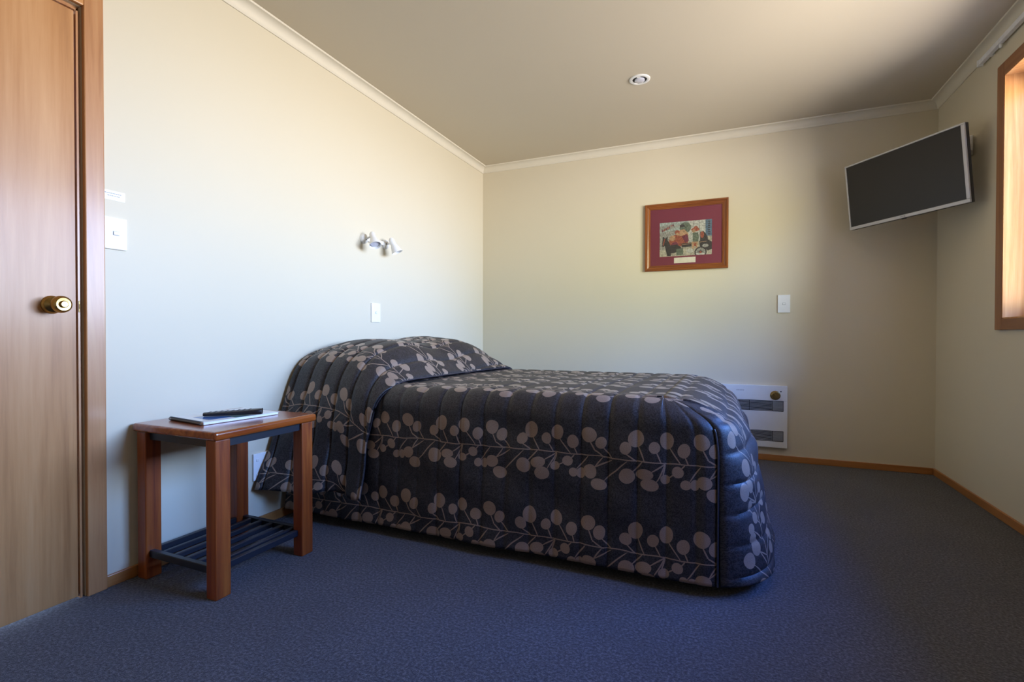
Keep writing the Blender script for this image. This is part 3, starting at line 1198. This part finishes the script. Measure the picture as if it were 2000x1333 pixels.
kb.bbox(2.337-.004, 2.337+.004, -HD-.022, -HD-.012, .472-.022, .472+.022, .001, 1, mat=Matrix.Translation((2.337, 0, .472)) @ Matrix.Rotation(-.6, 4, 'Y') @ Matrix.Translation((-2.337, 0, -.472)))
kb.build('thermostat_knob', M_brass2, ht)
MB().lathe([(.005, 0), (.004, .002), (0, .0025)], (2.372, -HD, .500), (0, -1, 0), 14).build('indicator', M_dark, ht)
hm = MB()
for k in range(7):
    hm.box(2.085+k*.0075, 2.090+k*.0075, -HD-.0003, -HD+.0005, .498, .504)
hm.build('faint_lettering', M_ink, ht)

# ------------------------------------------------------------------ framed picture
PX0, PX1, PZ0, PZ1 = 1.424, 2.025, 1.397, 1.915
pf = empty('framed_picture', ((PX0+PX1)/2, 0, (PZ0+PZ1)/2), 'wood-framed picture of a horse cart with maroon mat on the back wall', 'picture')
fwid = .042


def frame_member(kind):
    # profile across the width (w from outer 0 to inner), depth from wall
    pr = [(0, 0), (0, .019), (.004, .022), (.013, .022), (.016, .018), (.022, .018), (.028, .0145), (.034, .0145), (.0365, .011), (fwid, .011), (fwid, .004), (0, .004)]
    pr = [q for q in pr if q != (0, .004)]
    pr = pr[:-1]+[(fwid, 0)]
    mb = MB()
    n = len(pr)

    def pt(w, d, end):
        if kind == 'T':
            return (PX0+w if end == 0 else PX1-w, -d, PZ1-w)
        if kind == 'Bm':
            return (PX0+w if end == 0 else PX1-w, -d, PZ0+w)
        if kind == 'Lf':
            return (PX0+w, -d, PZ0+w if end == 0 else PZ1-w)
        return (PX1-w, -d, PZ0+w if end == 0 else PZ1-w)
    vs = [pt(w, d, 0) for w, d in pr]+[pt(w, d, 1) for w, d in pr]
    fs = [(i, (i+1) % n, (i+1) % n+n, i+n) for i in range(n)]+[tuple(range(n)), tuple(range(2*n-1, n-1, -1))]
    mb.add(vs, fs)
    return mb


frame_member('T').build('frame_rail', M_frame, pf)
frame_member('Bm').build('frame_rail', M_frame, pf)
frame_member('Lf').build('frame_stile', M_frame_z, pf)
frame_member('R').build('frame_stile', M_frame_z, pf)
MB().box(PX0+.03, PX1-.03, -.0065, -.001, PZ0+.03, PZ1-.03).build('mat_board', M_mat, pf)
IX0, IX1, IZ0, IZ1 = 1.536, 1.912, 1.506, 1.768
dy = -.0066
print_mats = [plain('print_sky', (.36, .42, .42), .6, var=.38, scale=95), plain('print_cream', (.40, .38, .32), .6, var=.38, scale=95), plain('print_dark', (.05, .045, .05), .6, var=.38, scale=95),
              plain('print_rust', (.30, .09, .06), .6, var=.38, scale=95), plain('print_tan', (.42, .27, .17), .6, var=.38, scale=95), plain('print_green', (.13, .16, .13), .6, var=.38, scale=95),
              plain('print_blue', (.10, .16, .24), .6, var=.38, scale=95), plain('print_grey', (.30, .30, .29), .6, var=.38, scale=95), plain('print_plum', (.16, .04, .07), .6, var=.38, scale=95), plain('print_white', (.46, .47, .45), .6, var=.38, scale=95)]
pm_ = MB()
pm_.box(IX0, IX1, dy-.0006, dy, IZ0, IZ1, 1)


LAY = [0]


def blot(pts, mi):
    """flat printed shape; pts in 0..1000 x 0..700 of the print (y down)"""
    LAY[0] += 1
    d = dy-.0007-.000012*LAY[0]
    q = [(IX0+(IX1-IX0)*x/1000, d, IZ1-(IZ1-IZ0)*y/700) for x, y in pts]
    pm_.add(q, [tuple(range(len(q)))], mi)


def oval(cx_, cy_, rx, ry, mi, n=18, a0=0, a1=2*PI):
    blot([(max(0, min(1000, cx_+rx*math.cos(a0+(a1-a0)*k/n))), max(0, min(700, cy_+ry*math.sin(a0+(a1-a0)*k/n)))) for k in range(n)], mi)


blot([(0, 0), (620, 0), (600, 200), (0, 210)], 0)
blot([(0, 80), (280, 30), (300, 120), (20, 190)], 7)
for k in range(7):
    oval(60+k*34, 165-k*16, 14, 26, 3 if k % 2 else 8)
blot([(0, 210), (330, 160), (330, 700), (0, 700)], 7)
blot([(0, 560), (1000, 560), (1000, 700), (0, 700)], 1)
blot([(560, 0), (880, 0), (880, 420), (560, 420)], 9)
blot([(650, 0), (664, 0), (664, 200), (650, 200)], 7)
blot([(760, 0), (774, 0), (774, 330), (760, 330)], 7)
blot([(880, 0), (1000, 0), (1000, 330), (880, 330)], 6)
for k in range(7):
    blot([(930, 30+k*42), (965, 30+k*42), (965, 52+k*42), (930, 52+k*42)], 2)
blot([(200, 90), (420, 60), (560, 20), (572, 30), (420, 90), (210, 130)], 7)
oval(500, 130, 110, 110, 5)
oval(440, 90, 46, 30, 2)
blot([(395, 105), (500, 95), (495, 112), (400, 120)], 2)
# seated figures, tan coat and rust skirts
blot([(330, 250), (400, 170), (480, 160), (560, 260), (545, 420), (380, 420)], 4)
oval(345, 215, 50, 44, 3)
oval(345, 250, 26, 30, 4)
oval(420, 240, 34, 42, 4)
blot([(200, 330), (300, 260), (420, 300), (520, 260), (560, 330), (550, 440), (470, 500), (240, 500), (170, 420)], 3)
blot([(430, 300), (540, 270), (570, 400), (500, 440)], 8)
oval(330, 420, 60, 44, 3)
oval(250, 330, 60, 55, 4)
oval(300, 470, 70, 60, 8)
# horse head and neck at the left
blot([(60, 300), (75, 280), (95, 320), (130, 320), (150, 270), (160, 300), (150, 350), (190, 420), (230, 520), (220, 690), (150, 690), (120, 560), (100, 480), (70, 500), (48, 480), (55, 380)], 2)
blot([(150, 480), (330, 460), (420, 520), (400, 610), (240, 640), (160, 600)], 2)
blot([(90, 330), (110, 330), (80, 470), (62, 460)], 3)
# second figure with red hat
oval(690, 185, 80, 40, 3)
oval(700, 150, 40, 36, 3)
oval(660, 215, 32, 36, 4)
blot([(610, 280), (660, 240), (740, 250), (760, 340), (740, 430), (640, 430), (600, 380)], 5)
blot([(600, 290), (640, 270), (640, 420), (620, 460), (590, 420)], 9)
blot([(620, 430), (740, 430), (730, 560), (700, 570), (690, 470), (660, 570), (630, 560)], 4)
blot([(660, 460), (710, 460), (705, 520), (665, 520)], 3)
blot([(780, 240), (850, 230), (920, 340), (930, 420), (780, 420)], 2)
oval(820, 300, 34, 70, 3)
# cart body, box and wheels
blot([(430, 450), (620, 440), (620, 520), (430, 530)], 2)
blot([(440, 468), (610, 460), (610, 468), (440, 476)], 4)
blot([(760, 420), (940, 410), (1000, 450), (1000, 600), (930, 620), (780, 540)], 2)
blot([(770, 440), (900, 430), (900, 440), (770, 450)], 4)
blot([(320, 560), (460, 540), (460, 680), (330, 690)], 5)
oval(880, 520, 60, 34, 7)
oval(590, 610, 70, 44, 9)
for cx_, cy_, r in ((790, 650, 115),):
    pts_o = [(cx_+r*math.cos(t), cy_+r*math.sin(t)) for t in [PI+PI*k/20 for k in range(21)]]
    oval(cx_, cy_, r, r, 2, 30)
    oval(cx_, cy_, r-24, r-24, 9, 30)
    for k in range(10):
        t = PI+PI*k/9
        x1, y1 = cx_+(r-14)*math.cos(t), min(700, cy_+(r-14)*math.sin(t))
        dx_, dy_ = -math.sin(t)*5, math.cos(t)*5
        blot([(cx_+dx_, min(700, cy_+dy_)), (x1+dx_, y1+dy_ if y1 < 690 else 690), (x1-dx_, y1-dy_ if y1 < 690 else 690), (cx_-dx_, min(700, cy_-dy_))], 2)
    oval(cx_, cy_, 22, 22, 3)
pm_.build('print', print_mats, pf, fix=False)
MB().box(1.643, 1.798, dy-.0012, dy, 1.452, 1.494).build('caption_card', M_card, pf)
MB().box(PX0+.038, PX1-.038, -.0100, -.0090, PZ0+.038, PZ1-.038).build('glazing', M_glass, pf)
